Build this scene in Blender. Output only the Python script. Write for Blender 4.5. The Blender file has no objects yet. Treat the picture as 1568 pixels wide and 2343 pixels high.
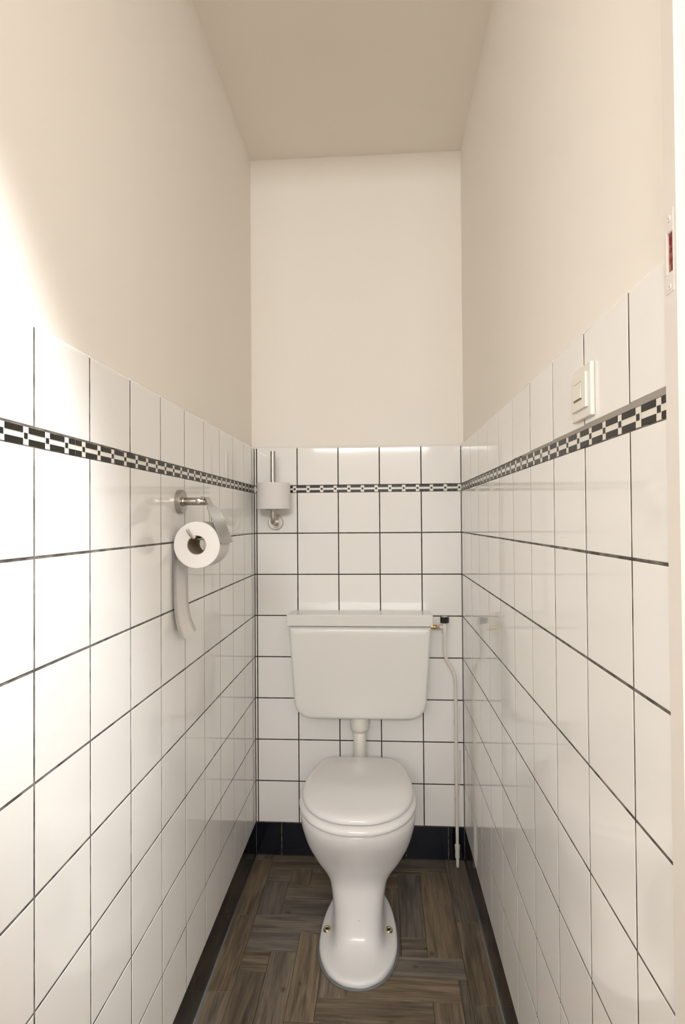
import bpy, math, random
from mathutils import Matrix, Vector

random.seed(7)
sc = bpy.context.scene
COL = sc.collection

# ------------------------------------------------------------------ camera
CAM = Vector((0.4708, -2.1546, 1.239))
YAW, PITCH, ROLL = 0.06502, 0.01318, -0.0074
F_PX = 1333.4
fw = Vector((-math.sin(YAW) * math.cos(PITCH), math.cos(YAW) * math.cos(PITCH), math.sin(PITCH)))
r0 = Vector((math.cos(YAW), math.sin(YAW), 0))
u0 = r0.cross(fw)
rt = math.cos(ROLL) * r0 + math.sin(ROLL) * u0
up = -math.sin(ROLL) * r0 + math.cos(ROLL) * u0
cd = bpy.data.cameras.new('camera')
cd.sensor_fit = 'HORIZONTAL'
cd.sensor_width = 36.0
cd.lens = F_PX * 36.0 / 1568.0
cd.clip_start = 0.02
co = bpy.data.objects.new('camera', cd)
COL.objects.link(co)
co.matrix_world = Matrix(((rt.x, up.x, -fw.x, CAM.x), (rt.y, up.y, -fw.y, CAM.y),
                          (rt.z, up.z, -fw.z, CAM.z), (0, 0, 0, 1)))
sc.camera = co

# ------------------------------------------------------------------ world, exposure
wd = bpy.data.worlds.new('world')
sc.world = wd
wd.use_nodes = True
wd.node_tree.nodes['Background'].inputs[0].default_value = (1.0, 0.93, 0.82, 1)
wd.node_tree.nodes['Background'].inputs[1].default_value = 0.0
sc.view_settings.view_transform = 'Standard'
sc.view_settings.look = 'None'
sc.view_settings.gamma = 1.0
sc.view_settings.use_curve_mapping = False
sc.view_settings.exposure = 0.88
sc.cycles.max_bounces = 9
sc.cycles.diffuse_bounces = 7
sc.cycles.glossy_bounces = 3
sc.cycles.transmission_bounces = 2

FILL_LAMPS = [  # fill lamps added out of view: x, y, z, power, radius
    (-0.55, -2.90, 2.12, 8.6, 0.13),
    (1.35, -2.90, 2.12, 8.6, 0.13),
]
FILL_COL = (1.0, 1.015, 1.045)
SPOT = (0.464, -2.09, 280.0, 24.0)     # added unseen spotlight brightening the left wall: x, y, power, cone angle
HY = -5.0                            # far end of the hallway
# area fill light added in a made-up window behind the camera
FILL_WIN = (-0.35, 1.15, 2.08, 2.52)      # x0, x1, z0, z1 of the added opening
wl_ = bpy.data.lights.new('window_fill', 'AREA')
wl_.shape = 'RECTANGLE'
wl_.size = FILL_WIN[1] - FILL_WIN[0]
wl_.size_y = FILL_WIN[3] - FILL_WIN[2]
wl_.energy = 50.0
wl_.color = (1.0, 1.0, 1.01)
wo = bpy.data.objects.new('window_fill', wl_)
COL.objects.link(wo)
wo.location = ((FILL_WIN[0] + FILL_WIN[1]) / 2, HY - 0.04, (FILL_WIN[2] + FILL_WIN[3]) / 2)
wo.rotation_euler = (math.pi / 2, 0, 0)

# ------------------------------------------------------------------ materials
def mat(name, col, rough=0.5, spec=0.5, metal=0.0, coat=0.0):
    m = bpy.data.materials.new(name)
    m.use_nodes = True
    b = m.node_tree.nodes['Principled BSDF']
    b.inputs['Base Color'].default_value = (*col, 1)
    b.inputs['Roughness'].default_value = rough
    b.inputs['Specular IOR Level'].default_value = spec
    b.inputs['Metallic'].default_value = metal
    b.inputs['Coat Weight'].default_value = coat
    return m

def nd(m, t, **kw):
    n = m.node_tree.nodes.new(t)
    for k, v in kw.items():
        setattr(n, k, v)
    return n

def lk(m, a, b):
    m.node_tree.links.new(a, b)

def bsdf(m):
    return m.node_tree.nodes['Principled BSDF']

def add_noise_bump(m, scale, strength, dist=0.001, detail=3.0, coord='Object'):
    tc = nd(m, 'ShaderNodeTexCoord')
    n = nd(m, 'ShaderNodeTexNoise')
    n.inputs['Scale'].default_value = scale
    n.inputs['Detail'].default_value = detail
    lk(m, tc.outputs[coord], n.inputs['Vector'])
    b = nd(m, 'ShaderNodeBump')
    b.inputs['Strength'].default_value = strength
    b.inputs['Distance'].default_value = dist
    lk(m, n.outputs['Fac'], b.inputs['Height'])
    lk(m, b.outputs['Normal'], bsdf(m).inputs['Normal'])
    return tc, n, b

def add_mottle(m, c1, c2, scale, lo=0.4, hi=0.6, coord='Object', rnd=0.0):
    tc = nd(m, 'ShaderNodeTexCoord')
    n = nd(m, 'ShaderNodeTexNoise')
    n.inputs['Scale'].default_value = scale
    n.inputs['Detail'].default_value = 4
    lk(m, tc.outputs[coord], n.inputs['Vector'])
    cr = nd(m, 'ShaderNodeValToRGB')
    cr.color_ramp.elements[0].position = lo
    cr.color_ramp.elements[0].color = (*c1, 1)
    cr.color_ramp.elements[1].position = hi
    cr.color_ramp.elements[1].color = (*c2, 1)
    lk(m, n.outputs['Fac'], cr.inputs['Fac'])
    out = cr.outputs['Color']
    if rnd:
        oi = nd(m, 'ShaderNodeObjectInfo')
        mr = nd(m, 'ShaderNodeMapRange')
        mr.inputs['To Min'].default_value = 1 - rnd
        mr.inputs['To Max'].default_value = 1.0
        lk(m, oi.outputs['Random'], mr.inputs['Value'])
        hs = nd(m, 'ShaderNodeHueSaturation')
        lk(m, mr.outputs['Result'], hs.inputs['Value'])
        lk(m, out, hs.inputs['Color'])
        out = hs.outputs['Color']
    lk(m, out, bsdf(m).inputs['Base Color'])

def add_random(m, c, rnd):
    oi = nd(m, 'ShaderNodeObjectInfo')
    mr = nd(m, 'ShaderNodeMapRange')
    mr.inputs['To Min'].default_value = 1 - rnd
    lk(m, oi.outputs['Random'], mr.inputs['Value'])
    vm = nd(m, 'ShaderNodeVectorMath', operation='SCALE')
    vm.inputs[0].default_value = c
    lk(m, mr.outputs['Result'], vm.inputs['Scale'])
    lk(m, vm.outputs['Vector'], bsdf(m).inputs['Base Color'])

M = {}
M['plaster'] = mat('painted_plaster', (0.868, 0.825, 0.762), 0.75, 0.25)
add_noise_bump(M['plaster'], 70, 0.10, 0.001)
M['ceiling'] = mat('painted_ceiling', (0.895, 0.845, 0.762), 0.85, 0.2)
add_noise_bump(M['ceiling'], 60, 0.10, 0.001)
M['tile'] = mat('white_glazed_tile', (0.83, 0.80, 0.755), 0.06, 0.5)
add_random(M['tile'], (0.885, 0.874, 0.852), 0.035)
add_noise_bump(M['tile'], 11, 0.05, 0.003, 1.0)
M['grout'] = mat('dark_cement_grout', (0.10, 0.09, 0.078), 0.9, 0.2)
add_mottle(M['grout'], (0.075, 0.066, 0.056), (0.27, 0.25, 0.22), 30, 0.38, 0.70)
add_noise_bump(M['grout'], 300, 0.5, 0.001)
M['grout_back'] = mat('stained_cement_grout', (0.05, 0.04, 0.03), 0.9, 0.2)
add_mottle(M['grout_back'], (0.035, 0.028, 0.021), (0.10, 0.085, 0.07), 38, 0.40, 0.75)
M['mortar'] = mat('pale_mortar', (0.36, 0.33, 0.29), 0.9, 0.2)
add_noise_bump(M['mortar'], 200, 0.5, 0.001)
M['plinth'] = mat('black_glazed_tile', (0.003, 0.0035, 0.008), 0.12, 0.35)
add_noise_bump(M['plinth'], 14, 0.05, 0.002, 1.0)
M['plinth_grout'] = mat('brown_plinth_grout', (0.10, 0.085, 0.06), 0.9, 0.2)
add_mottle(M['plinth_grout'], (0.06, 0.05, 0.04), (0.18, 0.16, 0.12), 60)
M['border_white'] = mat('border_white_glaze', (0.80, 0.77, 0.70), 0.2, 0.5)
M['border_black'] = mat('border_black_glaze', (0.012, 0.012, 0.009), 0.3, 0.3)
M['ceramic'] = mat('white_vitreous_china', (0.775, 0.775, 0.775), 0.20, 0.4)
M['cistern'] = mat('cistern_plastic', (0.735, 0.728, 0.695), 0.28, 0.5)
add_noise_bump(M['cistern'], 400, 0.03, 0.0005)
M['seat'] = mat('seat_plastic', (0.80, 0.79, 0.79), 0.12, 0.5)
M['pvc'] = mat('white_pvc_pipe', (0.76, 0.74, 0.69), 0.35, 0.5)
M['pipe_paint'] = mat('cream_painted_pipe', (0.74, 0.71, 0.64), 0.4, 0.5)
M['brass'] = mat('brass', (0.72, 0.42, 0.12), 0.22, 0.5, 1.0)
M['chrome'] = mat('chrome', (0.75, 0.73, 0.70), 0.12, 0.5, 1.0)
M['steel'] = mat('brushed_steel', (0.46, 0.43, 0.395), 0.30, 0.5, 1.0)
M['steel_shine'] = mat('polished_steel_sheet', (0.34, 0.32, 0.285), 0.20, 0.5, 1.0)
M['bolt'] = mat('bolt_metal', (0.62, 0.54, 0.36), 0.22, 0.5, 1.0)
M['hole'] = mat('dark_hole', (0.03, 0.025, 0.015), 0.8, 0.2)
M['knob'] = mat('black_plastic_knob', (0.012, 0.012, 0.012), 0.35, 0.5)
M['paper'] = mat('tissue_paper', (0.76, 0.735, 0.715), 0.95, 0.1)
add_noise_bump(M['paper'], 260, 0.15, 0.0006)
M['card'] = mat('grey_cardboard', (0.33, 0.27, 0.19), 0.9, 0.1)
M['switch'] = mat('ivory_switch_plastic', (0.80, 0.765, 0.70), 0.3, 0.5)
M['slot'] = mat('switch_slot', (0.30, 0.23, 0.13), 0.7, 0.2)
M['frame'] = mat('cream_gloss_paint', (0.80, 0.755, 0.70), 0.3, 0.5)
add_noise_bump(M['frame'], 30, 0.12, 0.002, 2)
M['red'] = mat('red_primer_wood', (0.35, 0.045, 0.05), 0.9, 0.0)
add_mottle(M['red'], (0.24, 0.045, 0.05), (0.36, 0.22, 0.16), 130, 0.46, 0.66)
M['sealant'] = mat('grey_silicone', (0.17, 0.185, 0.195), 0.45, 0.4)
M['rust'] = mat('rust_streak', (0.66, 0.56, 0.42), 0.5, 0.3)
M['lamp'] = mat('fill_lamp_fitting', (0.8, 0.78, 0.74), 0.4)
M['sub'] = mat('subfloor', (0.04, 0.03, 0.022), 0.9, 0.1)
M['hallfloor'] = mat('hall_floor', (0.08, 0.06, 0.045), 0.5, 0.4)

def wood_material():
    m = mat('weathered_wood_plank', (0.12, 0.09, 0.06), 0.42, 0.4)
    tc = nd(m, 'ShaderNodeTexCoord')
    oi = nd(m, 'ShaderNodeObjectInfo')
    sep = nd(m, 'ShaderNodeVectorMath', operation='SCALE')
    cmb = nd(m, 'ShaderNodeCombineXYZ')
    for i, k in enumerate((37.0, 91.0, 53.0)):
        mm = nd(m, 'ShaderNodeMath', operation='MULTIPLY')
        mm.inputs[1].default_value = k
        lk(m, oi.outputs['Random'], mm.inputs[0])
        lk(m, mm.outputs[0], cmb.inputs[i])
    add = nd(m, 'ShaderNodeVectorMath', operation='ADD')
    lk(m, tc.outputs['Object'], add.inputs[0])
    lk(m, cmb.outputs[0], add.inputs[1])
    # fine grain, stretched along the plank
    mp = nd(m, 'ShaderNodeMapping')
    mp.inputs['Scale'].default_value = (9, 260, 1)
    lk(m, add.outputs[0], mp.inputs['Vector'])
    g = nd(m, 'ShaderNodeTexNoise')
    g.inputs['Scale'].default_value = 1.0
    g.inputs['Detail'].default_value = 5
    g.inputs['Roughness'].default_value = 0.65
    g.inputs['Distortion'].default_value = 0.6
    lk(m, mp.outputs[0], g.inputs['Vector'])
    # broad streaks
    mp2 = nd(m, 'ShaderNodeMapping')
    mp2.inputs['Scale'].default_value = (3.0, 28, 1)
    lk(m, add.outputs[0], mp2.inputs['Vector'])
    s = nd(m, 'ShaderNodeTexNoise')
    s.inputs['Scale'].default_value = 1.0
    s.inputs['Detail'].default_value = 3
    s.inputs['Distortion'].default_value = 1.2
    lk(m, mp2.outputs[0], s.inputs['Vector'])
    # knots
    v = nd(m, 'ShaderNodeTexVoronoi')
    mp3 = nd(m, 'ShaderNodeMapping')
    mp3.inputs['Scale'].default_value = (7, 11, 1)
    lk(m, add.outputs[0], mp3.inputs['Vector'])
    v.inputs['Scale'].default_value = 1.0
    lk(m, mp3.outputs[0], v.inputs['Vector'])
    kr = nd(m, 'ShaderNodeValToRGB')
    kr.color_ramp.elements[0].position = 0.03
    kr.color_ramp.elements[0].color = (0.35, 0.35, 0.35, 1)
    kr.color_ramp.elements[1].position = 0.10
    kr.color_ramp.elements[1].color = (1, 1, 1, 1)
    lk(m, v.outputs['Distance'], kr.inputs['Fac'])
    cr = nd(m, 'ShaderNodeValToRGB')
    e = cr.color_ramp.elements
    e[0].position = 0.33
    e[0].color = (0.040, 0.031, 0.022, 1)
    e[1].position = 0.72
    e[1].color = (0.29, 0.235, 0.17, 1)
    e2 = e.new(0.46)
    e2.color = (0.115, 0.088, 0.060, 1)
    e3 = e.new(0.57)
    e3.color = (0.185, 0.143, 0.098, 1)
    mx = nd(m, 'ShaderNodeMix', data_type='FLOAT')
    mx.inputs['Factor'].default_value = 0.5
    lk(m, g.outputs['Fac'], mx.inputs['A'])
    lk(m, s.outputs['Fac'], mx.inputs['B'])
    lk(m, mx.outputs['Result'], cr.inputs['Fac'])
    mr = nd(m, 'ShaderNodeMapRange')
    mr.inputs['To Min'].default_value = 0.78
    mr.inputs['To Max'].default_value = 1.22
    lk(m, oi.outputs['Random'], mr.inputs['Value'])
    m2 = nd(m, 'ShaderNodeMath', operation='MULTIPLY')
    m2.inputs[1].default_value = 7.31
    lk(m, oi.outputs['Random'], m2.inputs[0])
    fr = nd(m, 'ShaderNodeMath', operation='FRACT')
    lk(m, m2.outputs[0], fr.inputs[0])
    mr2 = nd(m, 'ShaderNodeMapRange')
    mr2.inputs['To Min'].default_value = 0.65
    mr2.inputs['To Max'].default_value = 1.2
    lk(m, fr.outputs[0], mr2.inputs['Value'])
    hs = nd(m, 'ShaderNodeHueSaturation')
    lk(m, mr.outputs['Result'], hs.inputs['Value'])
    lk(m, mr2.outputs['Result'], hs.inputs['Saturation'])
    mul = nd(m, 'ShaderNodeMix', data_type='RGBA', blend_type='MULTIPLY')
    mul.inputs['Factor'].default_value = 1.0
    lk(m, cr.outputs['Color'], mul.inputs['A'])
    lk(m, kr.outputs['Color'], mul.inputs['B'])
    lk(m, mul.outputs['Result'], hs.inputs['Color'])
    lk(m, hs.outputs['Color'], bsdf(m).inputs['Base Color'])
    b = nd(m, 'ShaderNodeBump')
    b.inputs['Strength'].default_value = 0.35
    b.inputs['Distance'].default_value = 0.0008
    lk(m, g.outputs['Fac'], b.inputs['Height'])
    lk(m, b.outputs['Normal'], bsdf(m).inputs['Normal'])
    return m
M['wood'] = wood_material()

# ------------------------------------------------------------------ mesh helpers
def mesh(name, verts, faces, m, smooth=False):
    me = bpy.data.meshes.new(name)
    me.from_pydata([tuple(v) for v in verts], [], faces)
    me.validate()
    if smooth:
        me.shade_smooth()
    me.materials.append(M[m] if isinstance(m, str) else m)
    return me

def link(name, me, parent=None, loc=(0, 0, 0)):
    o = bpy.data.objects.new(name, me)
    COL.objects.link(o)
    o.location = loc
    if parent is not None:
        o.parent = parent
    return o

def tag(o, label=None, cat=None, group=None, kind=None):
    if label: o['label'] = label
    if cat: o['category'] = cat
    if group: o['group'] = group
    if kind: o['kind'] = kind
    return o

def empty(name, loc, label, cat, kind=None):
    o = bpy.data.objects.new(name, None)
    COL.objects.link(o)
    o.location = loc
    o.empty_display_size = 0.05
    return tag(o, label, cat, None, kind)

def boxvf(x0, x1, y0, y1, z0, z1):
    v = [(x0, y0, z0), (x1, y0, z0), (x1, y1, z0), (x0, y1, z0), (x0, y0, z1), (x1, y0, z1), (x1, y1, z1), (x0, y1, z1)]
    f = [(0, 3, 2, 1), (4, 5, 6, 7), (0, 1, 5, 4), (1, 2, 6, 5), (2, 3, 7, 6), (3, 0, 4, 7)]
    return v, f

def box(name, x0, x1, y0, y1, z0, z1, m, parent=None):
    v, f = boxvf(x0, x1, y0, y1, z0, z1)
    return link(name, mesh(name, v, f, m), parent)

def multi(name, parts, m, parent=None, smooth=False, loc=(0, 0, 0)):
    V, Fc = [], []
    for v, f in parts:
        n = len(V)
        V += v
        Fc += [tuple(i + n for i in q) for q in f]
    return link(name, mesh(name, V, Fc, m, smooth), parent, loc)

def bevel(o, w, seg=2):
    b = o.modifiers.new('bevel', 'BEVEL')
    b.width = w
    b.segments = seg
    b.limit_method = 'ANGLE'
    b.harden_normals = False
    o.data.shade_smooth()
    w2 = o.modifiers.new('wn', 'WEIGHTED_NORMAL')
    w2.keep_sharp = False
    return o

def tube(pts, rad, seg=16, cap=True):
    """sweep a circle along a polyline; rad is a number or a list"""
    P = [Vector(p) for p in pts]
    R = [rad] * len(P) if not isinstance(rad, (list, tuple)) else rad
    T = []
    for i in range(len(P)):
        a = P[max(0, i - 1)]
        b = P[min(len(P) - 1, i + 1)]
        t = (b - a)
        T.append(t.normalized() if t.length > 1e-9 else Vector((0, 0, 1)))
    n = T[0].orthogonal().normalized()
    V, Fc = [], []
    for i, p in enumerate(P):
        n = (n - T[i] * n.dot(T[i])).normalized()
        b = T[i].cross(n)
        for k in range(seg):
            a = 2 * math.pi * k / seg
            V.append(p + (n * math.cos(a) + b * math.sin(a)) * R[i])
    for i in range(len(P) - 1):
        for k in range(seg):
            k2 = (k + 1) % seg
            Fc.append((i * seg + k, i * seg + k2, (i + 1) * seg + k2, (i + 1) * seg + k))
    if cap:
        Fc.append(tuple(range(seg - 1, -1, -1)))
        Fc.append(tuple((len(P) - 1) * seg + k for k in range(seg)))
    return V, Fc

def lathe(profile, axis, base, seg=32, cap=True):
    """profile: list of (radius, height along axis)"""
    ax = Vector(axis).normalized()
    n = ax.orthogonal().normalized()
    b = ax.cross(n)
    V, Fc = [], []
    base = Vector(base)
    for r, h in profile:
        for k in range(seg):
            a = 2 * math.pi * k / seg
            V.append(base + ax * h + (n * math.cos(a) + b * math.sin(a)) * r)
    for i in range(len(profile) - 1):
        for k in range(seg):
            k2 = (k + 1) % seg
            Fc.append((i * seg + k, i * seg + k2, (i + 1) * seg + k2, (i + 1) * seg + k))
    closed = (abs(profile[0][0] - profile[-1][0]) < 1e-9 and abs(profile[0][1] - profile[-1][1]) < 1e-9)
    if profile[0][0] > 1e-6 and cap and not closed:
        Fc.append(tuple(range(seg - 1, -1, -1)))
    if profile[-1][0] > 1e-6 and cap and not closed:
        Fc.append(tuple((len(profile) - 1) * seg + k for k in range(seg)))
    return V, Fc

def bez(pts, n=8):
    """Catmull-Rom through points"""
    P = [Vector(p) for p in pts]
    out = []
    for i in range(len(P) - 1):
        p0 = P[max(0, i - 1)]; p1 = P[i]; p2 = P[i + 1]; p3 = P[min(len(P) - 1, i + 2)]
        for k in range(n):
            t = k / n
            out.append(0.5 * ((2 * p1) + (p2 - p0) * t + (2 * p0 - 5 * p1 + 4 * p2 - p3) * t * t + (3 * p1 - p0 - 3 * p2 + p3) * t ** 3))
    out.append(P[-1])
    return out

def loft(rings, cap0=True, cap1=True):
    n = len(rings[0])
    V = [p for r in rings for p in r]
    Fc = []
    for i in range(len(rings) - 1):
        for k in range(n):
            k2 = (k + 1) % n
            Fc.append((i * n + k, i * n + k2, (i + 1) * n + k2, (i + 1) * n + k))
    if cap0: Fc.append(tuple(range(n - 1, -1, -1)))
    if cap1: Fc.append(tuple((len(rings) - 1) * n + k for k in range(n)))
    return V, Fc

def smooth_by_angle(o, deg=40):
    o.data.shade_smooth()
    try:
        o.data.set_sharp_from_angle(angle=math.radians(deg))
    except Exception:
        pass
    return o

def rel(vf, loc):
    L = Vector(loc)
    return [Vector(v) - L for v in vf[0]], vf[1]

# ------------------------------------------------------------------ room dimensions
W = 0.7665            # tile face to tile face
PITCH_T = 0.153
PL = 0.119            # plinth height
JT = 0.0040           # joint
YD = -1.536           # where the tiled walls end at the door
H = 2.602
BACK = 0.011          # plaster sits this far behind the tile face
REC = 0.0005          # grout lies this far behind the tile face
ZB0, ZB1, ZTOP = 1.341, 1.367, 1.512

# walls: plaster slabs with tiles as children
wl = box('wall_left', -0.14, -BACK, YD, 0.12, 0, H, 'plaster')
tag(wl, 'cream plaster wall with white tiles below, carrying the paper holder', 'wall', kind='structure')
wr = box('wall_right', W + BACK, W + 0.14, YD, 0.12, 0, H, 'plaster')
tag(wr, 'cream plaster wall with white tiles below, carrying the light switch', 'wall', kind='structure')
wb = box('wall_back', -BACK, W + BACK, BACK, 0.14, 0, H, 'plaster')
tag(wb, 'cream plaster end wall with white tiles behind the cistern', 'wall', kind='structure')
ce = box('ceiling', -0.14, W + 0.14, YD, 0.14, H, H + 0.1, 'ceiling')
tag(ce, 'plain cream painted ceiling over the toilet', 'ceiling', kind='structure')

# ---- tiles in a wall's own frame: u along the wall, z up, d out of the wall
def tile_mesh(w, h, m, bull=False, key={}):
    k = (round(w, 4), round(h, 4), m, bull)
    if k in key:
        return key[k]
    c = 0.0006; t = 0.0085
    if not bull:
        a = [(0, 0), (w, 0), (w, h), (0, h)]
        b = [(c, c), (w - c, c), (w - c, h - c), (c, h - c)]
        V = [(u, -t, z) for u, z in a] + [(u, -c * 0.6, z) for u, z in a] + [(u, 0, z) for u, z in b]
        Fc = []
        for i in range(4):
            j = (i + 1) % 4
            Fc += [(i, j, 4 + j, 4 + i), (4 + i, 4 + j, 8 + j, 8 + i)]
        Fc.append((8, 9, 10, 11))
    else:
        # rounded top edge that rolls back to the plaster
        R = 0.0085
        prof = [(-t, 0), (-c * 0.6, 0), (0, c), (0, h - R)]
        for i in range(1, 6):
            a = math.pi / 2 * i / 5
            prof.append((-R + R * math.cos(a), h - R + R * math.sin(a)))
        n = len(prof)
        V = []
        for u in (0.0, c, w - c, w):
            for d, z in prof:
                dd = d - (c * 0.6 if u in (0.0, w) else 0)
                V.append((u, max(dd, -t - 0.001), z))
        Fc = []
        for s in range(3):
            for i in range(n - 1):
                Fc.append((s * n + i, (s + 1) * n + i, (s + 1) * n + i + 1, s * n + i + 1))
        Fc.append(tuple(range(n - 1, -1, -1)))
        Fc.append(tuple(3 * n + i for i in range(n)))
    me = mesh('tile', V, Fc, m)
    key[k] = me
    return me

# frames: matrix mapping local (u, d, z) to world
# back wall: u = +x, d (out of wall) = -y ; local d axis is stored as y with 0 = tile face, negative inside wall
FR = {
    'back': Matrix(((1, 0, 0, 0), (0, -1, 0, 0), (0, 0, 1, 0), (0, 0, 0, 1))),
    'left': Matrix(((0, 1, 0, 0), (1, 0, 0, 0), (0, 0, 1, 0), (0, 0, 0, 1))),       # u = +y, d = +x
    'right': Matrix(((0, -1, 0, W), (1, 0, 0, 0), (0, 0, 1, 0), (0, 0, 0, 1))),     # u = +y, d = -x
}

def place(name, me, parent, frame, u, z, d=0.0, jig=0.0):
    o = link(name, me, parent)
    dj = random.uniform(-jig, jig)
    T = Matrix.Translation((u, d + dj, z))
    if jig:
        T = T @ Matrix.Rotation(random.uniform(-1, 1) * 0.0011, 4, 'X') @ Matrix.Rotation(random.uniform(-1, 1) * 0.0011, 4, 'Z')
    o.matrix_basis = FR[frame] @ T
    return o

def fbox(u0, u1, d0, d1, z0, z1):
    return boxvf(u0, u1, d0, d1, z0, z1)

def fmesh(name, vf, m, parent, frame):
    o = link(name, mesh(name, vf[0], vf[1], m), parent)
    o.matrix_basis = FR[frame]
    return o

def edges(start, lo, hi, pitch):
    """joint positions from lattice 'start' cut to [lo, hi]"""
    e = []
    k = math.floor((lo - start) / pitch)
    while start + k * pitch < hi + pitch:
        e.append(start + k * pitch)
        k += 1
    cells = []
    for a, b in zip(e[:-1], e[1:]):
        a2, b2 = max(a, lo), min(b, hi)
        if b2 - a2 > 0.006:
            cells.append((a2, b2))
    return cells

def tile_wall(parent, frame, u_start, lo, hi, plinth_start, plinth_pitch, bstart, bjoint=None, open_joint=0.0):
    # grout bed behind the tiles
    fmesh('grout_bed', fbox(lo, hi, -BACK, -REC, PL, ZTOP - 0.0062), 'grout_back' if frame == 'back' else 'grout', parent, frame)
    fmesh('plinth_grout', fbox(lo, hi, -BACK, -REC, 0, PL - 0.0005), 'plinth_grout', parent, frame)
    rows = [(PL + i * PITCH_T, PL + (i + 1) * PITCH_T) for i in range(7)] + [(PL + 7 * PITCH_T, ZB0), (ZB1, ZTOP)]
    for ri, (z0, z1) in enumerate(rows):
        top = ri == len(rows) - 1
        for a, b in edges(u_start, lo, hi, PITCH_T):
            w = (b - a) - JT
            h = (z1 - z0) - (JT if not top else JT / 2)
            if ri == 7: h = (z1 - z0) - JT * 0.75
            lift = open_joint * max(0.0, -0.7 - (a + b) / 2) if top else 0.0
            h -= lift
            z0_ = z0 + lift
            me = tile_mesh(w, h, 'tile', top)
            place('tile', me, parent, frame, a + JT / 2, z0_ + JT / 2, 0.0, 0.00006 if w > 0.05 else 0)
    for a, b in edges(plinth_start, lo, hi, plinth_pitch):
        w = (b - a) - 0.003
        me = tile_mesh(w, PL - 0.002, 'plinth')
        place('plinth_tile', me, parent, frame, a + 0.0015, 0.0005, 0.0002, 0.0002 if w > 0.05 else 0)
    # border of black and white checks
    per = 0.0506
    h = ZB1 - ZB0 - 0.0022
    third = h / 3
    zb = ZB0 + 0.0011
    blk_l = mesh('black_check', *fbox(-per * 0.375, per * 0.375, 0, 0.0006, 0, third * 1.02), 'border_black')
    blk_s = mesh('black_check', *fbox(-per * 0.075, per * 0.075, 0, 0.0006, 0, third * 0.98), 'border_black')
    tl = per * 4
    # pieces four checks long
    g0 = bstart - per / 2 if bjoint is None else bjoint
    for a, b in edges(g0, lo, hi, tl):
        bt = link('border_tile', mesh('border_tile', *fbox(a + 0.0004, b - 0.0004, -0.0085, -0.0004, zb, zb + h), 'border_white'), parent)
        bt.matrix_basis = FR[frame]
        k0 = math.floor((a - bstart) / per) - 1
        for k in range(k0, k0 + 8):
            gc = bstart + k * per            # centre of the white gap
            lc = gc + per / 2                # centre of the long black check
            if a + 0.004 < gc < b - 0.004:
                o = link('black_check', blk_s, bt)
                o.location = (gc, -0.0005, zb + third * 1.01)
            l0, l1 = max(lc - per * 0.375, a + 0.0006), min(lc + per * 0.375, b - 0.0006)
            if l1 - l0 > 0.004:
                full = l1 - l0 > per * 0.75 - 0.0005
                for zz in (zb, zb + h - third * 1.02):
                    me = blk_l if full else mesh('black_check', *fbox(-(l1 - l0) / 2, (l1 - l0) / 2, 0, 0.0006, 0, third * 1.02), 'border_black')
                    o = link('black_check', me, bt)
                    o.location = ((l0 + l1) / 2, -0.0005, zz)

tile_wall(wl, 'left', -1.3893, YD, 0.0, -0.720, 0.15, -1.4589)
tile_wall(wr, 'right', -1.4450, YD, 0.0, -0.768, 0.1475, -1.4157, -1.4750, 0.0072)
tile_wall(wb, 'back', 0.0091, 0.0, W, 0.096, 0.153, 0.1523)

fmesh('mortar_fill', fbox(YD, -0.92, -0.008, -0.0003, ZB1 - 0.0005, ZB1 + 0.0075), 'mortar', wr, 'right')

for pts in ([(0.7510, 0.40), (0.7545, 0.395), (0.7550, 0.33), (0.7515, 0.285), (0.7470, 0.235), (0.7420, 0.203), (0.7440, 0.235), (0.7490, 0.290), (0.7520, 0.340)],
            [(0.7515, 0.56), (0.7530, 0.555), (0.7535, 0.47), (0.7522, 0.45)]):
    n_ = len(pts)
    V_ = [(x, -0.0001, z) for x, z in pts] + [(x, -0.00035, z) for x, z in pts]
    F_ = [tuple(range(n_, 2 * n_))] + [(i, (i + 1) % n_, n_ + (i + 1) % n_, n_ + i) for i in range(n_)]
    st = link('rust_stain', mesh('rust_stain', V_, F_, 'rust'), wb)

# ------------------------------------------------------------------ floor
fl = box('floor', -0.02, W + 0.02, YD - 0.104, 0.02, -0.06, -0.004, 'sub')
tag(fl, 'weathered brown wood-look plank floor around the toilet', 'floor', kind='structure')
UX, UY = 0.0748, 0.0765
X0, Y0 = 0.0715, -0.0970
XB0, XB1, YB = 0.0700, 0.6930, -0.0780
plank_cache = {}
def plank(x0, x1, y0, y1, along):
    g = 0.0004
    x0 += g; x1 -= g; y0 += g; y1 -= g
    if x1 - x0 < 0.006 or y1 - y0 < 0.006:
        return
    L, Wd = (x1 - x0, y1 - y0) if along == 'x' else (y1 - y0, x1 - x0)
    k = (round(L, 4), round(Wd, 4))
    if k not in plank_cache:
        a, b, c = L / 2, Wd / 2, 0.0006
        V = [(-a, -b, -0.004), (a, -b, -0.004), (a, b, -0.004), (-a, b, -0.004),
             (-a, -b, -c), (a, -b, -c), (a, b, -c), (-a, b, -c),
             (-a + c, -b + c, 0), (a - c, -b + c, 0), (a - c, b - c, 0), (-a + c, b - c, 0)]
        Fc = []
        for i in range(4):
            j = (i + 1) % 4
            Fc += [(i, j, 4 + j, 4 + i), (4 + i, 4 + j, 8 + j, 8 + i)]
        Fc.append((8, 9, 10, 11))
        plank_cache[k] = mesh('plank', V, Fc, 'wood')
    o = link('plank', plank_cache[k], fl)
    o.location = ((x0 + x1) / 2, (y0 + y1) / 2, random.uniform(-0.0003, 0.0))
    o.rotation_euler.z = (0 if along == 'x' else math.pi / 2) + (math.pi if random.random() < 0.5 else 0)

YE = YD - 0.09
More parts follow.
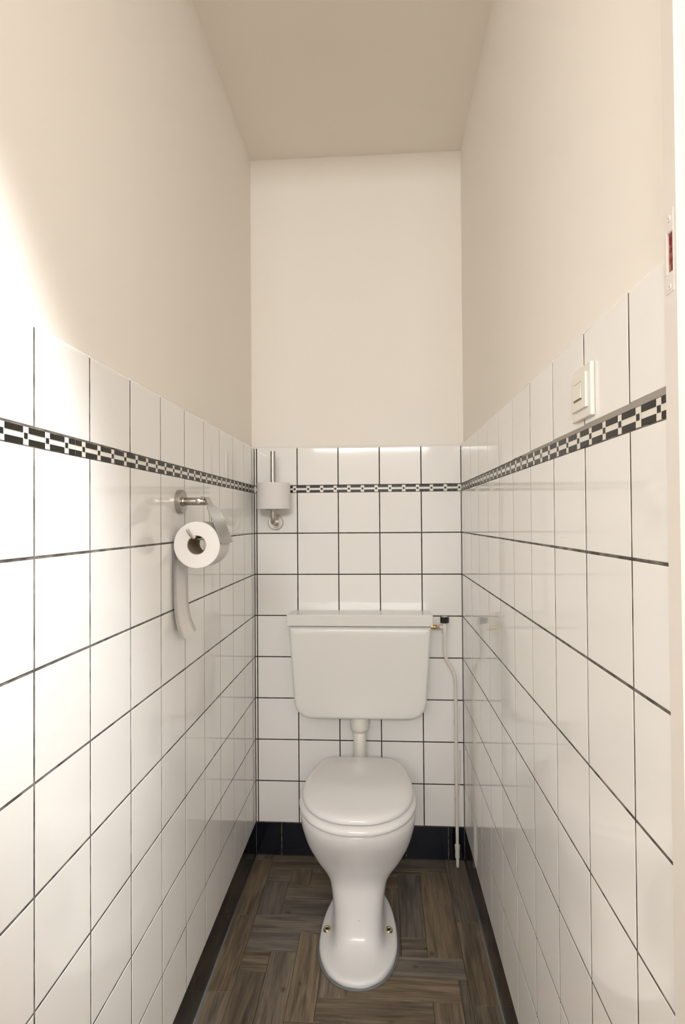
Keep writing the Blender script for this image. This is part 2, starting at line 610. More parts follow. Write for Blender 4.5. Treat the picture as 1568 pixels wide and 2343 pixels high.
# border planks
for a, b in ((-0.03, 0.0), (-0.33, -0.03), (-0.63, -0.33), (-0.935, -0.63), (-1.24, -0.935), (YE, -1.24)):
    if a == -0.03:
        continue
    plank(0.0, XB0, a, min(b, 0.0) if b > -0.04 else b, 'y')
plank(0.0, XB0, -0.03, 0.0, 'y')
for a, b in ((-0.33, 0.0), (-0.636, -0.33), (-0.942, -0.636), (-1.248, -0.942), (YE, -1.248)):
    plank(XB1, W, a, b, 'y')
for a, b in ((XB0, 0.375), (0.375, XB1)):
    plank(a, b, YB, 0.0, 'x')
# herringbone field on a lattice; rows count downwards (towards the door), columns to the right
def yrow(r): return Y0 - r * UY            # top edge of row r
occupied = set()
def clipx(x): return min(max(x, XB0), XB1)
def clipy(y): return min(max(y, YE), YB)
special_cols = {0: (1, 3)}
for c in range(-1, 10):
    for n in range(-2, 4):
        r0_ = (6 - c) + 8 * n             # first row of the vertical plank in this column
        x0, x1 = clipx(X0 + c * UX), clipx(X0 + (c + 1) * UX)
        if c == 0: x0 = XB0
        if c == 7: x1 = x1
        y1, y0 = clipy(yrow(r0_)), clipy(yrow(r0_ + 4))
        if c == 0 and n == -1:
            # a longer upright piece sits here
            plank(x0, x1, yrow(3), yrow(0.8), 'y')
            continue
        if c == 7 and n == 0 - 0 and r0_ < 3:
            plank(x0, XB1, yrow(5), YB, 'y')
            continue
        if c == 8 and r0_ + 4 <= 5:
            continue
        plank(x0, x1, y0, y1, 'y')
for r in range(-1, 21):
    y1, y0 = clipy(yrow(r)), clipy(yrow(r + 1))
    for n in range(-3, 4):
        c0 = (6 - r) - 4 + 8 * n          # the four columns left of the vertical plank
        x0, x1 = clipx(X0 + c0 * UX), clipx(X0 + (c0 + 4) * UX)
        if c0 < 0 < c0 + 4: x0 = XB0
        if r == 2 and x0 < 0.1: x0 = X0 + UX
        if r == 1 and x0 < 0.1: x0 = X0 + UX
        if r in (3, 4) and x1 > 0.6: x1 = min(x1, X0 + 7 * UX)
        if r in (0, 1, 2) and x1 > 0.6: x1 = min(x1, X0 + 7 * UX)
        plank(x0, x1, y0, y1, 'x')
# strip between the back border and the first full row
plank(XB0, X0 + 2 * UX, yrow(0.8), YB, 'x')
# silicone beads along the plinth
for nm, xx, s in (('sealant_bead', 0.0005, 1), ('sealant_bead', W - 0.0005, -1)):
    V, Fc = tube([(xx, YE, 0.0), (xx, -0.9, 0.0), (xx, -0.45, 0.0), (xx, -0.002, 0.0)], [0.0042, 0.0042, 0.0036, 0.0026], 10)
    link(nm, mesh(nm, V, Fc, 'sealant', True), fl)

# ------------------------------------------------------------------ door frame and hallway
fr = empty('door_frame', (W / 2, YD - 0.05, 0), 'cream painted wooden door frame with an old lock hole', 'door frame')
def frbox(name, x0, x1, y0, y1, z0, z1, m, parent=fr):
    v, f = rel(boxvf(x0, x1, y0, y1, z0, z1), (W / 2, YD - 0.05, 0) if parent is fr else (0, 0, 0))
    return link(name, mesh(name, v, f, m), parent)
HD = 2.49
YS = -1.5605
HY0, HY1, HZ0, HZ1 = -1.5535, -1.5432, 1.487, 1.527          # lock hole
xs = 0.7655
jl = -0.002
o = multi('jamb', [rel(boxvf(xs, W + 0.09, YS, YD + 0.0005, 0.0, HZ0), fr.location),
                   rel(boxvf(xs, W + 0.09, YS, YD + 0.0005, HZ1, HD), fr.location),
                   rel(boxvf(xs, W + 0.09, YS, HY0, HZ0, HZ1), fr.location),
                   rel(boxvf(xs, W + 0.09, HY1, YD + 0.0005, HZ0, HZ1), fr.location)], 'frame', fr)
frbox('lock_hole_lining', xs + 0.0014, xs + 0.02, HY0 - 0.001, HY1 + 0.001, HZ0 - 0.001, HZ1 + 0.001, 'red')
frbox('jamb', xs + 0.014, W + 0.09, YD - 0.104, YS, 0.0, HD + 0.014, 'frame')
frbox('jamb', -0.09, jl, YS, YD, 0.0, HD, 'frame')
frbox('jamb', -0.09, jl - 0.014, YD - 0.104, YS, 0.0, HD + 0.014, 'frame')
frbox('head', -0.09, W + 0.09, YS, YD, HD, HD + 0.08, 'frame')
frbox('head', -0.09, W + 0.09, YD - 0.104, YS, HD + 0.014, HD + 0.08, 'frame')
# painted-over strike plate, a thin frame around the hole
L0 = fr.location
pz0, pz1, py0, py1 = 1.466, 1.550, -1.5555, -1.5395
sp = multi('strike_plate', [rel(boxvf(xs - 0.0005, xs + 0.001, py0, py1, pz0, HZ0 - 0.001), L0),
                            rel(boxvf(xs - 0.0005, xs + 0.001, py0, py1, HZ1 + 0.001, pz1), L0),
                            rel(boxvf(xs - 0.0005, xs + 0.001, py0, HY0 - 0.0005, HZ0 - 0.001, HZ1 + 0.001), L0),
                            rel(boxvf(xs - 0.0012, xs + 0.001, HY1 + 0.0005, py1, HZ0 - 0.001, HZ1 + 0.001), L0)], 'frame', fr)
for zz in (1.472, 1.541):
    V, Fc = lathe([(0.0032, 0), (0.0030, 0.0008), (0.0012, 0.0008), (0.001, 0.0)], (-1, 0, 0), (xs - 0.0005, -1.5475, zz), 14)
    s_ = multi('screw', [rel((V, Fc), L0)], 'frame', sp)

# hallway shell
HX0, HX1 = -1.20, 2.00
yf = YD - 0.104
def hall(name, b, m, label, cat):
    o = box(name, *b, m)
    return tag(o, label, cat, kind='structure')
hall('floor_hall', (HX0, HX1, HY, YD - 0.09, -0.06, -0.001), 'hallfloor', 'brown hallway floor in front of the toilet door', 'floor')
hall('ceiling_hall', (HX0 - 0.1, HX1 + 0.1, HY - 0.1, YD, H, H + 0.1), 'ceiling', 'cream hallway ceiling carrying the added fill lamps', 'ceiling')
hall('wall_hall_left', (HX0 - 0.1, HX0, HY, YD, 0, H), 'plaster', 'cream hallway wall left of the toilet door', 'wall')
hall('wall_hall_right', (HX1, HX1 + 0.1, HY, YD, 0, H), 'plaster', 'cream hallway wall right of the toilet door', 'wall')
o = multi('wall_hall_back', [boxvf(HX0 - 0.1, FILL_WIN[0], HY - 0.1, HY, 0, H), boxvf(FILL_WIN[1], HX1 + 0.1, HY - 0.1, HY, 0, H),
                             boxvf(FILL_WIN[0], FILL_WIN[1], HY - 0.1, HY, 0, FILL_WIN[2]), boxvf(FILL_WIN[0], FILL_WIN[1], HY - 0.1, HY, FILL_WIN[3], H)], 'plaster')
tag(o, 'cream hallway wall with an added window facing the toilet door', 'wall', kind='structure')
fw_ = 0.035  # window made up to house the fill light
o = multi('added_window_1', [boxvf(FILL_WIN[0], FILL_WIN[0] + fw_, HY - 0.03, HY + 0.004, FILL_WIN[2], FILL_WIN[3]), boxvf(FILL_WIN[1] - fw_, FILL_WIN[1], HY - 0.03, HY + 0.004, FILL_WIN[2], FILL_WIN[3]),
                       boxvf(FILL_WIN[0], FILL_WIN[1], HY - 0.03, HY + 0.004, FILL_WIN[2], FILL_WIN[2] + fw_), boxvf(FILL_WIN[0], FILL_WIN[1], HY - 0.03, HY + 0.004, FILL_WIN[3] - fw_, FILL_WIN[3]),
                       boxvf((FILL_WIN[0] + FILL_WIN[1]) / 2 - 0.018, (FILL_WIN[0] + FILL_WIN[1]) / 2 + 0.018, HY - 0.03, HY + 0.004, FILL_WIN[2], FILL_WIN[3])], 'frame')
tag(o, 'added unseen window with a cream frame around the fill light behind the camera', 'window', kind='structure')
v = [boxvf(HX0, -0.09, yf, YD, 0, H), boxvf(W + 0.09, HX1, yf, YD, 0, H), boxvf(-0.09, W + 0.09, yf, YD, HD + 0.08, H)]
o = multi('wall_front', v, 'plaster')
tag(o, 'cream hallway wall around the toilet door opening', 'wall', kind='structure')

def added_fill_lamp(i, x, y, z, power, r):  # unseen lamp, put in to light the room through the door
    e = empty('added_fill_lamp', (x, y, H), ['added round fill lamp, unseen behind the camera, on its left', 'added round fill lamp, unseen behind the camera, on its right'][i], 'lamp')
    multi('fill_lamp_rose', [rel(lathe([(0.06, 0), (0.058, -0.012), (0.03, -0.02)], (0, 0, 1), (x, y, H), 28), e.location)], 'lamp', e, True)
    multi('fill_lamp_holder', [rel(lathe([(0.018, -0.02), (0.022, -(H - z - r) + 0.004)], (0, 0, 1), (x, y, H), 20), e.location)], 'lamp', e, True)
    ld = bpy.data.lights.new('fill_bulb', 'POINT')
    ld.energy = power
    ld.color = FILL_COL
    ld.shadow_soft_size = r
    lo = bpy.data.objects.new('fill_bulb', ld)
    COL.objects.link(lo)
    lo.parent = e
    lo.location = (0, 0, z - H)
for i, a in enumerate(FILL_LAMPS):
    added_fill_lamp(i, *a)

dl = empty('added_spotlight', (SPOT[0], SPOT[1], H), 'small unseen spotlight added in the hallway ceiling to brighten the left wall', 'lamp')  # spotlight put in for the bright patch on the left wall
o = multi('fill_spot_ring', [rel(lathe([(0.030, -0.001), (0.045, -0.001), (0.045, 0.0), (0.030, 0.0), (0.030, -0.001)], (0, 0, 1), (SPOT[0], SPOT[1], H - 0.001), 28), dl.location)], 'steel', dl)
ld = bpy.data.lights.new('fill_spot', 'SPOT')
ld.energy = SPOT[2]
ld.color = FILL_COL
ld.spot_size = math.radians(SPOT[3])
ld.spot_blend = 1.0
ld.shadow_soft_size = 0.11
lo = bpy.data.objects.new('fill_spot', ld)
COL.objects.link(lo)
lo.parent = dl
lo.location = (0, 0, -0.012)
lo.rotation_euler = Vector((-0.464, 0.610, -1.205)).to_track_quat('-Z', 'Y').to_euler()

# ------------------------------------------------------------------ toilet
XC = 0.3965
TB = Vector((XC, -0.38, 0))
toilet = empty('toilet', TB, 'white ceramic pedestal toilet with its lid closed', 'toilet')

def ring(z, hw, yf_, yb_, ym, n, N=72):
    out = []
    for k in range(N):
        a = 2 * math.pi * k / N
        c, s = math.cos(a), math.sin(a)
        ex = 2.0 / n
        x = hw * math.copysign(abs(c) ** ex, c)
        ry = (ym - yf_) if s < 0 else (yb_ - ym)
        y = ym + ry * math.copysign(abs(s) ** ex, s)
        out.append(Vector((XC + x, y, z)) - TB)
    return out

SEC = [  # z, half width, front y, back y, y of widest, exponent
    (0.000, 0.1125, -0.603, -0.165, -0.440, 2.1),
    (0.010, 0.1135, -0.605, -0.165, -0.440, 2.1),
    (0.016, 0.1125, -0.602, -0.166, -0.440, 2.1),
    (0.0195, 0.1080, -0.596, -0.170, -0.440, 2.15),
    (0.0215, 0.0990, -0.586, -0.175, -0.435, 2.2),
    (0.0240, 0.0890, -0.570, -0.180, -0.430, 2.3),
    (0.030, 0.0800, -0.546, -0.185, -0.425, 2.5),
    (0.042, 0.0745, -0.520, -0.190, -0.415, 2.8),
    (0.060, 0.0730, -0.503, -0.195, -0.405, 3.0),
    (0.090, 0.0740, -0.492, -0.200, -0.395, 3.0),
    (0.125, 0.0770, -0.484, -0.205, -0.390, 2.9),
    (0.155, 0.0815, -0.477, -0.205, -0.385, 2.8),
    (0.180, 0.0890, -0.474, -0.203, -0.385, 2.6),
    (0.205, 0.1040, -0.480, -0.200, -0.388, 2.4),
    (0.230, 0.1230, -0.493, -0.195, -0.392, 2.25),
    (0.260, 0.1400, -0.512, -0.190, -0.396, 2.15),
    (0.290, 0.1530, -0.534, -0.184, -0.400, 2.1),
    (0.320, 0.1620, -0.555, -0.178, -0.400, 2.1),
    (0.345, 0.1680, -0.570, -0.172, -0.400, 2.1),
    (0.368, 0.1705, -0.578, -0.168, -0.400, 2.1),
    (0.380, 0.1695, -0.577, -0.167, -0.400, 2.1),
    (0.3865, 0.1650, -0.571, -0.170, -0.400, 2.1),
    (0.388, 0.1570, -0.562, -0.176, -0.400, 2.1),
]
S4 = bez([Vector((a, b, c, d, e_, f_)) for a, b, c, d, e_, f_ in SEC], 3)
V, Fc = loft([ring(*s) for s in S4])
bowl = link('bowl', mesh('bowl', V, Fc, 'ceramic', True), toilet)
smooth_by_angle(bowl, 50)

def outline(half, N=96):
    """closed smooth outline from the right half (dx, y) front to back, resampled evenly"""
    pts = [Vector((dx, y)) for dx, y in half] + [Vector((-dx, y)) for dx, y in reversed(half[1:-1])]
    n = len(pts)
    dense = []
    for i in range(n):
        p0, p1, p2, p3 = pts[i - 1], pts[i], pts[(i + 1) % n], pts[(i + 2) % n]
        for k in range(10):
            t = k / 10
            dense.append(0.5 * ((2 * p1) + (p2 - p0) * t + (2 * p0 - 5 * p1 + 4 * p2 - p3) * t * t + (3 * p1 - p0 - 3 * p2 + p3) * t ** 3))
    L = [0.0]
    for i in range(len(dense)):
        L.append(L[-1] + (dense[(i + 1) % len(dense)] - dense[i]).length)
    out = []
    j = 0
    for k in range(N):
        s = L[-1] * k / N
        while L[j + 1] < s: j += 1
        t = (s - L[j]) / max(1e-9, L[j + 1] - L[j])
        out.append(dense[j].lerp(dense[(j + 1) % len(dense)], t))
    return out

LID = outline([(0, -0.591), (0.045, -0.587), (0.085, -0.569), (0.119, -0.539), (0.146, -0.495), (0.161, -0.446), (0.1655, -0.400),
               (0.163, -0.345), (0.155, -0.290), (0.142, -0.240), (0.128, -0.205), (0.108, -0.183), (0.082, -0.1745), (0.045, -0.1715), (0, -0.171)])
SEAT = outline([(0, -0.607), (0.047, -0.602), (0.090, -0.582), (0.126, -0.550), (0.154, -0.503), (0.170, -0.450), (0.1745, -0.400),
                (0.171, -0.345), (0.162, -0.290), (0.148, -0.240), (0.133, -0.208), (0.112, -0.191), (0.085, -0.184), (0.045, -0.1815), (0, -0.181)])

def inset(ol, d):
    """move an outline inwards by d along its normal"""
    n = len(ol)
    cx = Vector((0, -0.39))
    out = []
    for i in range(n):
        t = (ol[(i + 1) % n] - ol[i - 1])
        nm = Vector((t.y, -t.x)).normalized()
        if nm.dot(cx - ol[i]) < 0: nm = -nm
        q = ol[i] + nm * d
        out.append(q)
    return out

def ring2(ol, z, dz=None):
    return [Vector((XC + p.x, p.y, z + (dz(p) if dz else 0))) - TB for p in ol]

def scale2(ol, s, cy=-0.39):
    return [Vector((p.x * s, cy + (p.y - cy) * s)) for p in ol]

# seat ring: swept profile (inset, z)
prof = [(0.070, 0.399), (0.030, 0.3962), (0.012, 0.3962), (0.005, 0.3975), (0.0015, 0.4005), (0.0, 0.4055), (0.001, 0.411),
        (0.004, 0.4155), (0.009, 0.4185), (0.020, 0.4195), (0.050, 0.4185), (0.066, 0.413), (0.070, 0.405)]
rings = []
for d, z in prof:
    rings.append(ring2(inset(SEAT, d) if d < 0.031 else scale2(inset(SEAT, 0.03), 1 - (d - 0.03) / 0.16), z))
n = len(rings[0])
V = [p for r in rings for p in r]
Fc = []
for i in range(len(rings)):
    i2 = (i + 1) % len(rings)
    for k in range(n):
        k2 = (k + 1) % n
        Fc.append((i * n + k, i * n + k2, i2 * n + k2, i2 * n + k))
link('seat', mesh('seat', V, Fc, 'seat', True), toilet)

# lid: thin edge, slightly domed with a shallow dish
rr = [(0.010, 0.4215), (0.004, 0.4215), (0.001, 0.4235), (0.0, 0.4275), (0.0006, 0.4315), (0.003, 0.4355), (0.007, 0.4385), (0.014, 0.4412), (0.026, 0.4432)]
rings = [ring2(inset(LID, d), z) for d, z in rr]
base = inset(LID, 0.026)
for s, z in ((0.90, 0.4442), (0.80, 0.4444), (0.72, 0.4439), (0.62, 0.4434), (0.45, 0.4430), (0.25, 0.4428), (0.08, 0.4428)):
    rings.append(ring2(scale2(base, s), z))
V, Fc = loft(rings)
lid = link('lid', mesh('lid', V, Fc, 'seat', True), toilet)
smooth_by_angle(lid, 60)
for sx in (-1, 1):
    multi('hinge', [rel(tube([(XC + sx * 0.055, -0.176, 0.411), (XC + sx * 0.095, -0.176, 0.411)], 0.0095, 18), TB),
                    rel(tube([(XC + sx * 0.075, -0.180, 0.388), (XC + sx * 0.075, -0.178, 0.411)], 0.008, 14), TB)], 'seat', toilet, True)
# seat bumpers keep the seat off the rim
for sx, yy in ((-0.11, -0.50), (0.11, -0.50), (-0.12, -0.27), (0.12, -0.27)):
    multi('bumper', [rel(lathe([(0.009, 0), (0.009, 0.0092)], (0, 0, 1), (XC + sx, yy, 0.3878), 12), TB)], 'seat', toilet, True)
# floor bolts with caps
for bx, by in ((0.3030, -0.417), (0.4850, -0.411)):
    bo = multi('floor_bolt', [rel(lathe([(0.0116, -0.007), (0.0116, 0.0010), (0.0098, 0.0030), (0.0066, 0.0030), (0.0056, 0.0006)], (0, 0, 1), (bx, by, 0.0258), 24), TB)], 'bolt', toilet)
    smooth_by_angle(bo, 50)
    multi('screw_recess', [rel(lathe([(0.0054, 0.0), (0.0054, 0.0012)], (0, 0, 1), (bx, by, 0.0258), 16), TB)], 'hole', bo)
# silicone bead around the foot
NB = 96
path = [p + TB for p in ring(0.001, 0.1150, -0.607, -0.163, -0.440, 2.1, NB)]
V = []; Fc = []
for i, p in enumerate(path):
    t = (path[(i + 1) % NB] - path[i - 1]).normalized()
    nn = Vector((t.y, -t.x, 0))
    rr_ = 0.0034 + 0.0010 * math.sin(i * 0.7) * math.sin(i * 0.23)
    for k in range(8):
        a = 2 * math.pi * k / 8
        V.append(p + nn * math.cos(a) * rr_ + Vector((0, 0, 1)) * math.sin(a) * rr_ - TB)
for i in range(NB):
    for k in range(8):
        Fc.append((i * 8 + k, i * 8 + (k + 1) % 8, ((i + 1) % NB) * 8 + (k + 1) % 8, ((i + 1) % NB) * 8 + k))
link('sealant_bead', mesh('sealant_bead', V, Fc, 'sealant', True), toilet)
# inlet spigot and waste outlet at the rear
multi('inlet_spigot', [rel(lathe([(0.034, 0.0), (0.034, 0.05), (0.028, 0.055)], (0, 1, 0), (0.3915, -0.195, 0.345), 28), TB)], 'ceramic', toilet, True)
multi('waste_outlet', [rel(tube(bez([(XC, -0.24, 0.15), (XC, -0.15, 0.165), (XC, -0.07, 0.168), (XC, -0.0005, 0.168)], 5), 0.05, 28), TB)], 'ceramic', toilet, True)
# tiny chip in the glaze
multi('glaze_chip', [rel(lathe([(0.0012, -0.004), (0.0011, 0.0006)], (0, -1, 0.1), (XC + 0.004, -0.4885, 0.1015), 8), TB)], 'hole', toilet)

# ------------------------------------------------------------------ cistern
CX = 0.3950
cis = empty('cistern', (CX, -0.075, 0.55), 'white plastic wall-hung cistern with lid above the toilet', 'cistern')
CB = Vector((CX, -0.075, 0.55))
def rrect(hwt, hwb, z0, z1, rb, rtp, d=0.0, seg=10):
    """rounded trapezoid outline (x, z), inset by d"""
    pts = []
    hwt -= d; hwb -= d; z0 += d; z1 -= d
    rb = max(rb - d, 0.002); rtp = max(rtp - d * 0.5, 0.001)
    for sx, cx, cz, r, a0 in ((1, hwb - rb, z0 + rb, rb, -90), (1, hwt - rtp, z1 - rtp, rtp, 0), (-1, -(hwt - rtp), z1 - rtp, rtp, 90), (-1, -(hwb - rb), z0 + rb, rb, 180)):
        for k in range(seg + 1):
            a = math.radians(a0 + 90 * k / seg)
            pts.append((cx + r * math.cos(a), cz + r * math.sin(a)))
    return pts
rings = []
for d, y in ((0.0, -0.0005), (0.0, -0.131), (0.0008, -0.138), (0.003, -0.1435), (0.007, -0.1475), (0.013, -0.1495), (0.03, -0.1502)):
    rings.append([Vector((CX + x, y, z)) - CB for x, z in rrect(0.2465, 0.2295, 0.5505, 0.8705, 0.062, 0.003, d)])
V, Fc = loft(rings)
o = link('tank', mesh('tank', V, Fc, 'cistern', True), cis)
smooth_by_angle(o, 40)
lv, lf = boxvf(CX - 0.2512, CX + 0.2512, -0.1555, -0.0005, 0.8725, 0.9125)
lv = [(x, y, (0.9045 if z > 0.9 and y > -0.1 else z)) for x, y, z in lv]
o = multi('tank_lid', [rel((lv, lf), CB)], 'cistern', cis)
bevel(o, 0.0035, 3)
o = multi('flush_button', [rel(lathe([(0.024, 0), (0.024, 0.0035), (0.021, 0.0045), (0.0, 0.0045)], (0, 0, 1), (CX, -0.08, 0.9055), 32), CB)], 'cistern', cis)
smooth_by_angle(o, 40)

# ------------------------------------------------------------------ flush pipe
PXc, PYc = 0.3910, -0.080
fp = empty('flush_pipe', (PXc, PYc, 0.33), 'white plastic flush pipe between cistern and toilet', 'pipe')
FB = Vector((PXc, PYc, 0.33))
pts = [(PXc, PYc, 0.5505), (PXc, PYc, 0.42), (PXc, PYc, 0.395)]
for k in range(1, 9):
    a = math.pi / 2 * k / 8
    pts.append((PXc, PYc - 0.05 * (1 - math.cos(a)), 0.395 - 0.05 * math.sin(a)))
pts.append((PXc, -0.139, 0.345))
multi('pipe', [rel(tube(pts, 0.0222, 28), FB)], 'pvc', fp, True)
o = multi('coupling_nut', [rel(lathe([(0.0235, 0.4885), (0.0262, 0.4900), (0.0312, 0.4990), (0.0328, 0.5060), (0.0335, 0.5400), (0.0330, 0.5500)], (0, 0, 1), (PXc, PYc, 0), 32), FB)], 'pvc', fp)
smooth_by_angle(o, 45)

# ------------------------------------------------------------------ water supply pipe with stop valve
SX, SY = 0.697, -0.042
su = empty('water_pipe', (0.7345, SY, 0.0), 'thin cream painted water pipe rising beside the cistern', 'pipe')
SB = Vector((0.7345, SY, 0.0))
pl_ = bez([(SX, SY, 0.833), (SX, SY, 0.79), (SX, SY, 0.765), (SX + 0.003, SY, 0.745), (SX + 0.013, SY, 0.722), (SX + 0.024, SY, 0.703), (SX + 0.033, SY, 0.682), (SX + 0.0365, SY, 0.655), (0.734, SY, 0.60), (0.7335, SY, 0.35), (0.7345, SY, 0.09), (0.7350, SY, 0.0)], 5)
multi('pipe', [rel(tube(pl_, 0.0058, 18), SB)], 'pipe_paint', su, True)
o = multi('floor_sleeve', [rel(lathe([(0.0062, 0.032), (0.0085, 0.033), (0.0085, 0.060), (0.0092, 0.062), (0.0092, 0.078), (0.0062, 0.080)], (0, 0, 1), (0.7346, SY, 0.0), 20), SB)], 'pipe_paint', su)
smooth_by_angle(o, 40)
for zz in (0.22, 0.50):
    multi('pipe_clip', [rel(boxvf(0.7335 - 0.003, 0.7335 + 0.003, SY, -0.0005, zz - 0.005, zz + 0.005), SB)], 'pipe_paint', su)

va = empty('stop_valve', (SX, SY, 0.833), 'small angle stop valve with black knob and brass nut', 'valve')
VB = Vector((SX, SY, 0.833))
o = multi('valve_body', [rel(lathe([(0.0085, 0.833), (0.0085, 0.837), (0.0078, 0.838), (0.0080, 0.868)], (0, 0, 1), (SX, SY, 0), 22), VB),
                         rel(tube([(SX - 0.004, SY, 0.8515), (SX - 0.019, SY, 0.8515)], [0.0058, 0.0058], 18), VB)], 'pipe_paint', va)
smooth_by_angle(o, 40)
def hexring(r, x0, x1):
    return lathe([(r * 0.93, x0), (r, x0 + 0.001), (r, x1 - 0.001), (r * 0.93, x1)], (-1, 0, 0), (SX, SY, 0.8515), 6)
multi('hex_nut', [rel(hexring(0.0098, 0.019, 0.0285), VB)], 'chrome', va)
o = multi('compression_nut', [rel(lathe([(0.0068, 0.0285), (0.0080, 0.031), (0.0078, 0.038), (0.0064, 0.0395), (0.0064, 0.058)], (-1, 0, 0), (SX, SY, 0.8515), 20), VB)], 'brass', va)
smooth_by_angle(o, 40)
kn = []
for k in range(20):
    a = 2 * math.pi * k / 20
    kn.append((0.0158 if k % 2 else 0.0146, a))
V = []
for z, s in ((0.8675, 0.96), (0.869, 1.0), (0.886, 1.0), (0.8885, 0.93)):
    for r, a in kn:
        V.append(Vector((SX + r * s * math.cos(a), SY + r * s * math.sin(a), z)) - VB)
Fc = []
for i in range(3):
    for k in range(20):
        Fc.append((i * 20 + k, i * 20 + (k + 1) % 20, (i + 1) * 20 + (k + 1) % 20, (i + 1) * 20 + k))
Fc += [tuple(range(19, -1, -1)), tuple(60 + k for k in range(20))]
ko = link('knob', mesh('knob', V, Fc, 'knob'), va)
multi('knob_cap', [rel(lathe([(0.0125, 0.8880), (0.0120, 0.8893)], (0, 0, 1), (SX, SY, 0), 20), VB)], 'steel', ko)

# ------------------------------------------------------------------ paper holder on the left wall
PY, PZ = -0.823, 1.284
ph = empty('toilet_paper_holder', (0.0, PY, PZ), 'brushed steel paper holder with hinged flap on the left wall', 'paper holder')
PB = Vector((0.0, PY, PZ))
o = multi('wall_flange', [rel(lathe([(0.0275, 0.0002), (0.0280, 0.002), (0.0280, 0.0115), (0.0268, 0.0130), (0.0115, 0.0130), (0.0105, 0.0160), (0.0090, 0.0165)], (1, 0, 0), (0, PY, PZ), 40), PB)], 'steel', ph)
smooth_by_angle(o, 35)
o = multi('arm', [rel(lathe([(0.0088, 0.0160), (0.0092, 0.0175), (0.0092, 0.0655), (0.0080, 0.0675)], (1, 0, 0), (0, PY, PZ), 28), PB)], 'steel', ph)
smooth_by_angle(o, 35)
RX, RZ, RR, RI = 0.0585, 1.1845, 0.0525, 0.0205
RY0, RY1 = -0.8700, -0.7720
wz = RZ + RI - 0.0048
wire = bez([(0.050, PY - 0.010, PZ), (0.050, PY + 0.030, PZ), (0.050, -0.760, PZ - 0.001), (0.052, -0.752, PZ - 0.010), (0.055, -0.750, PZ - 0.035), (0.0565, -0.751, wz + 0.016), (0.0570, -0.757, wz + 0.003),
            (0.0570, -0.770, wz), (0.0570, -0.82, wz), (0.0565, -0.868, wz), (0.0545, -0.884, wz + 0.002), (0.050, -0.892, wz + 0.009), (0.0455, -0.896, wz + 0.020)], 6)
multi('wire_arm', [rel(tube(wire, 0.0040, 16), PB)], 'chrome', ph, True)
o = multi('wire_collar', [rel(lathe([(0.0066, 0.0), (0.0066, 0.0028), (0.0048, 0.0034)], (0, -1, 0), (0.050, PY - 0.0075, PZ), 20), PB)], 'steel', ph)
smooth_by_angle(o, 40)
# flap: curved sheet with a narrow tab at the hinge
pf = bez([(0.0600, 0, 1.2935), (0.0690, 0, 1.2915), (0.0765, 0, 1.2780), (0.0830, 0, 1.2660), (0.0930, 0, 1.2450), (0.1035, 0, 1.2180), (0.1100, 0, 1.2010), (0.1140, 0, 1.1865)], 4)
V = []; Fc = []
npf = len(pf)
for i, p in enumerate(pf):
    f = i / (npf - 1)
    if f < 0.34: y0, y1 = PY - 0.022, PY + 0.016
    elif f < 0.40: y0, y1 = PY - 0.042, PY + 0.044
    else: y0, y1 = PY - 0.048, PY + 0.051
    if i == npf - 1: y0 += 0.003; y1 -= 0.003
    t = (pf[min(i + 1, npf - 1)] - pf[max(i - 1, 0)]).normalized()
    nn = Vector((-t.z, 0, t.x)) * -1
    if nn.x < 0: nn = -nn
    for s in (0.0, 0.0011):
        for yy in (y0, y1):
            V.append(Vector((p.x, yy, p.z)) + nn * s - PB)
for i in range(npf - 1):
    a, b = i * 4, (i + 1) * 4
    Fc += [(a, a + 1, b + 1, b), (a + 2, b + 2, b + 3, a + 3), (a, b, b + 2, a + 2), (a + 1, a + 3, b + 3, b + 1)]
Fc += [(0, 2, 3, 1), (npf * 4 - 4, npf * 4 - 3, npf * 4 - 1, npf * 4 - 2)]
o = link('flap', mesh('flap', V, Fc, 'steel_shine'), ph)
smooth_by_angle(o, 30)
multi('hinge_pin', [rel(tube([(0.0655, PY - 0.024, 1.2895), (0.0655, PY + 0.018, 1.2895)], 0.0030, 14), PB)], 'steel', ph, True)

# ------------------------------------------------------------------ paper rolls
def paper_roll(name, axis, base, r, ri, length, label):
    base = Vector(base)
    e = empty(name, base, label, 'toilet paper')
    e['group'] = 'toilet paper rolls'
    ax = Vector(axis)
    o = multi('paper', [rel(lathe([(ri + 0.0012, 0.0), (r - 0.0015, 0.0), (r, 0.0012), (r, length - 0.0012), (r - 0.0015, length), (ri + 0.0012, length), (ri + 0.0012, 0.0)], ax, base, 64), base)], 'paper', e)
    smooth_by_angle(o, 35)
    o = multi('cardboard_core', [rel(lathe([(ri + 0.0011, 0.0006), (ri, 0.0006), (ri, length - 0.0006), (ri + 0.0011, length - 0.0006), (ri + 0.0011, 0.0006)], ax, base, 40), base)], 'card', e)
    smooth_by_angle(o, 35)
    return e
r1 = paper_roll('toilet_paper_roll', (-0.03, 1, 0), (RX, RY0, RZ), RR, RI, RY1 - RY0, 'white toilet paper roll hanging in the steel holder, loose end down')
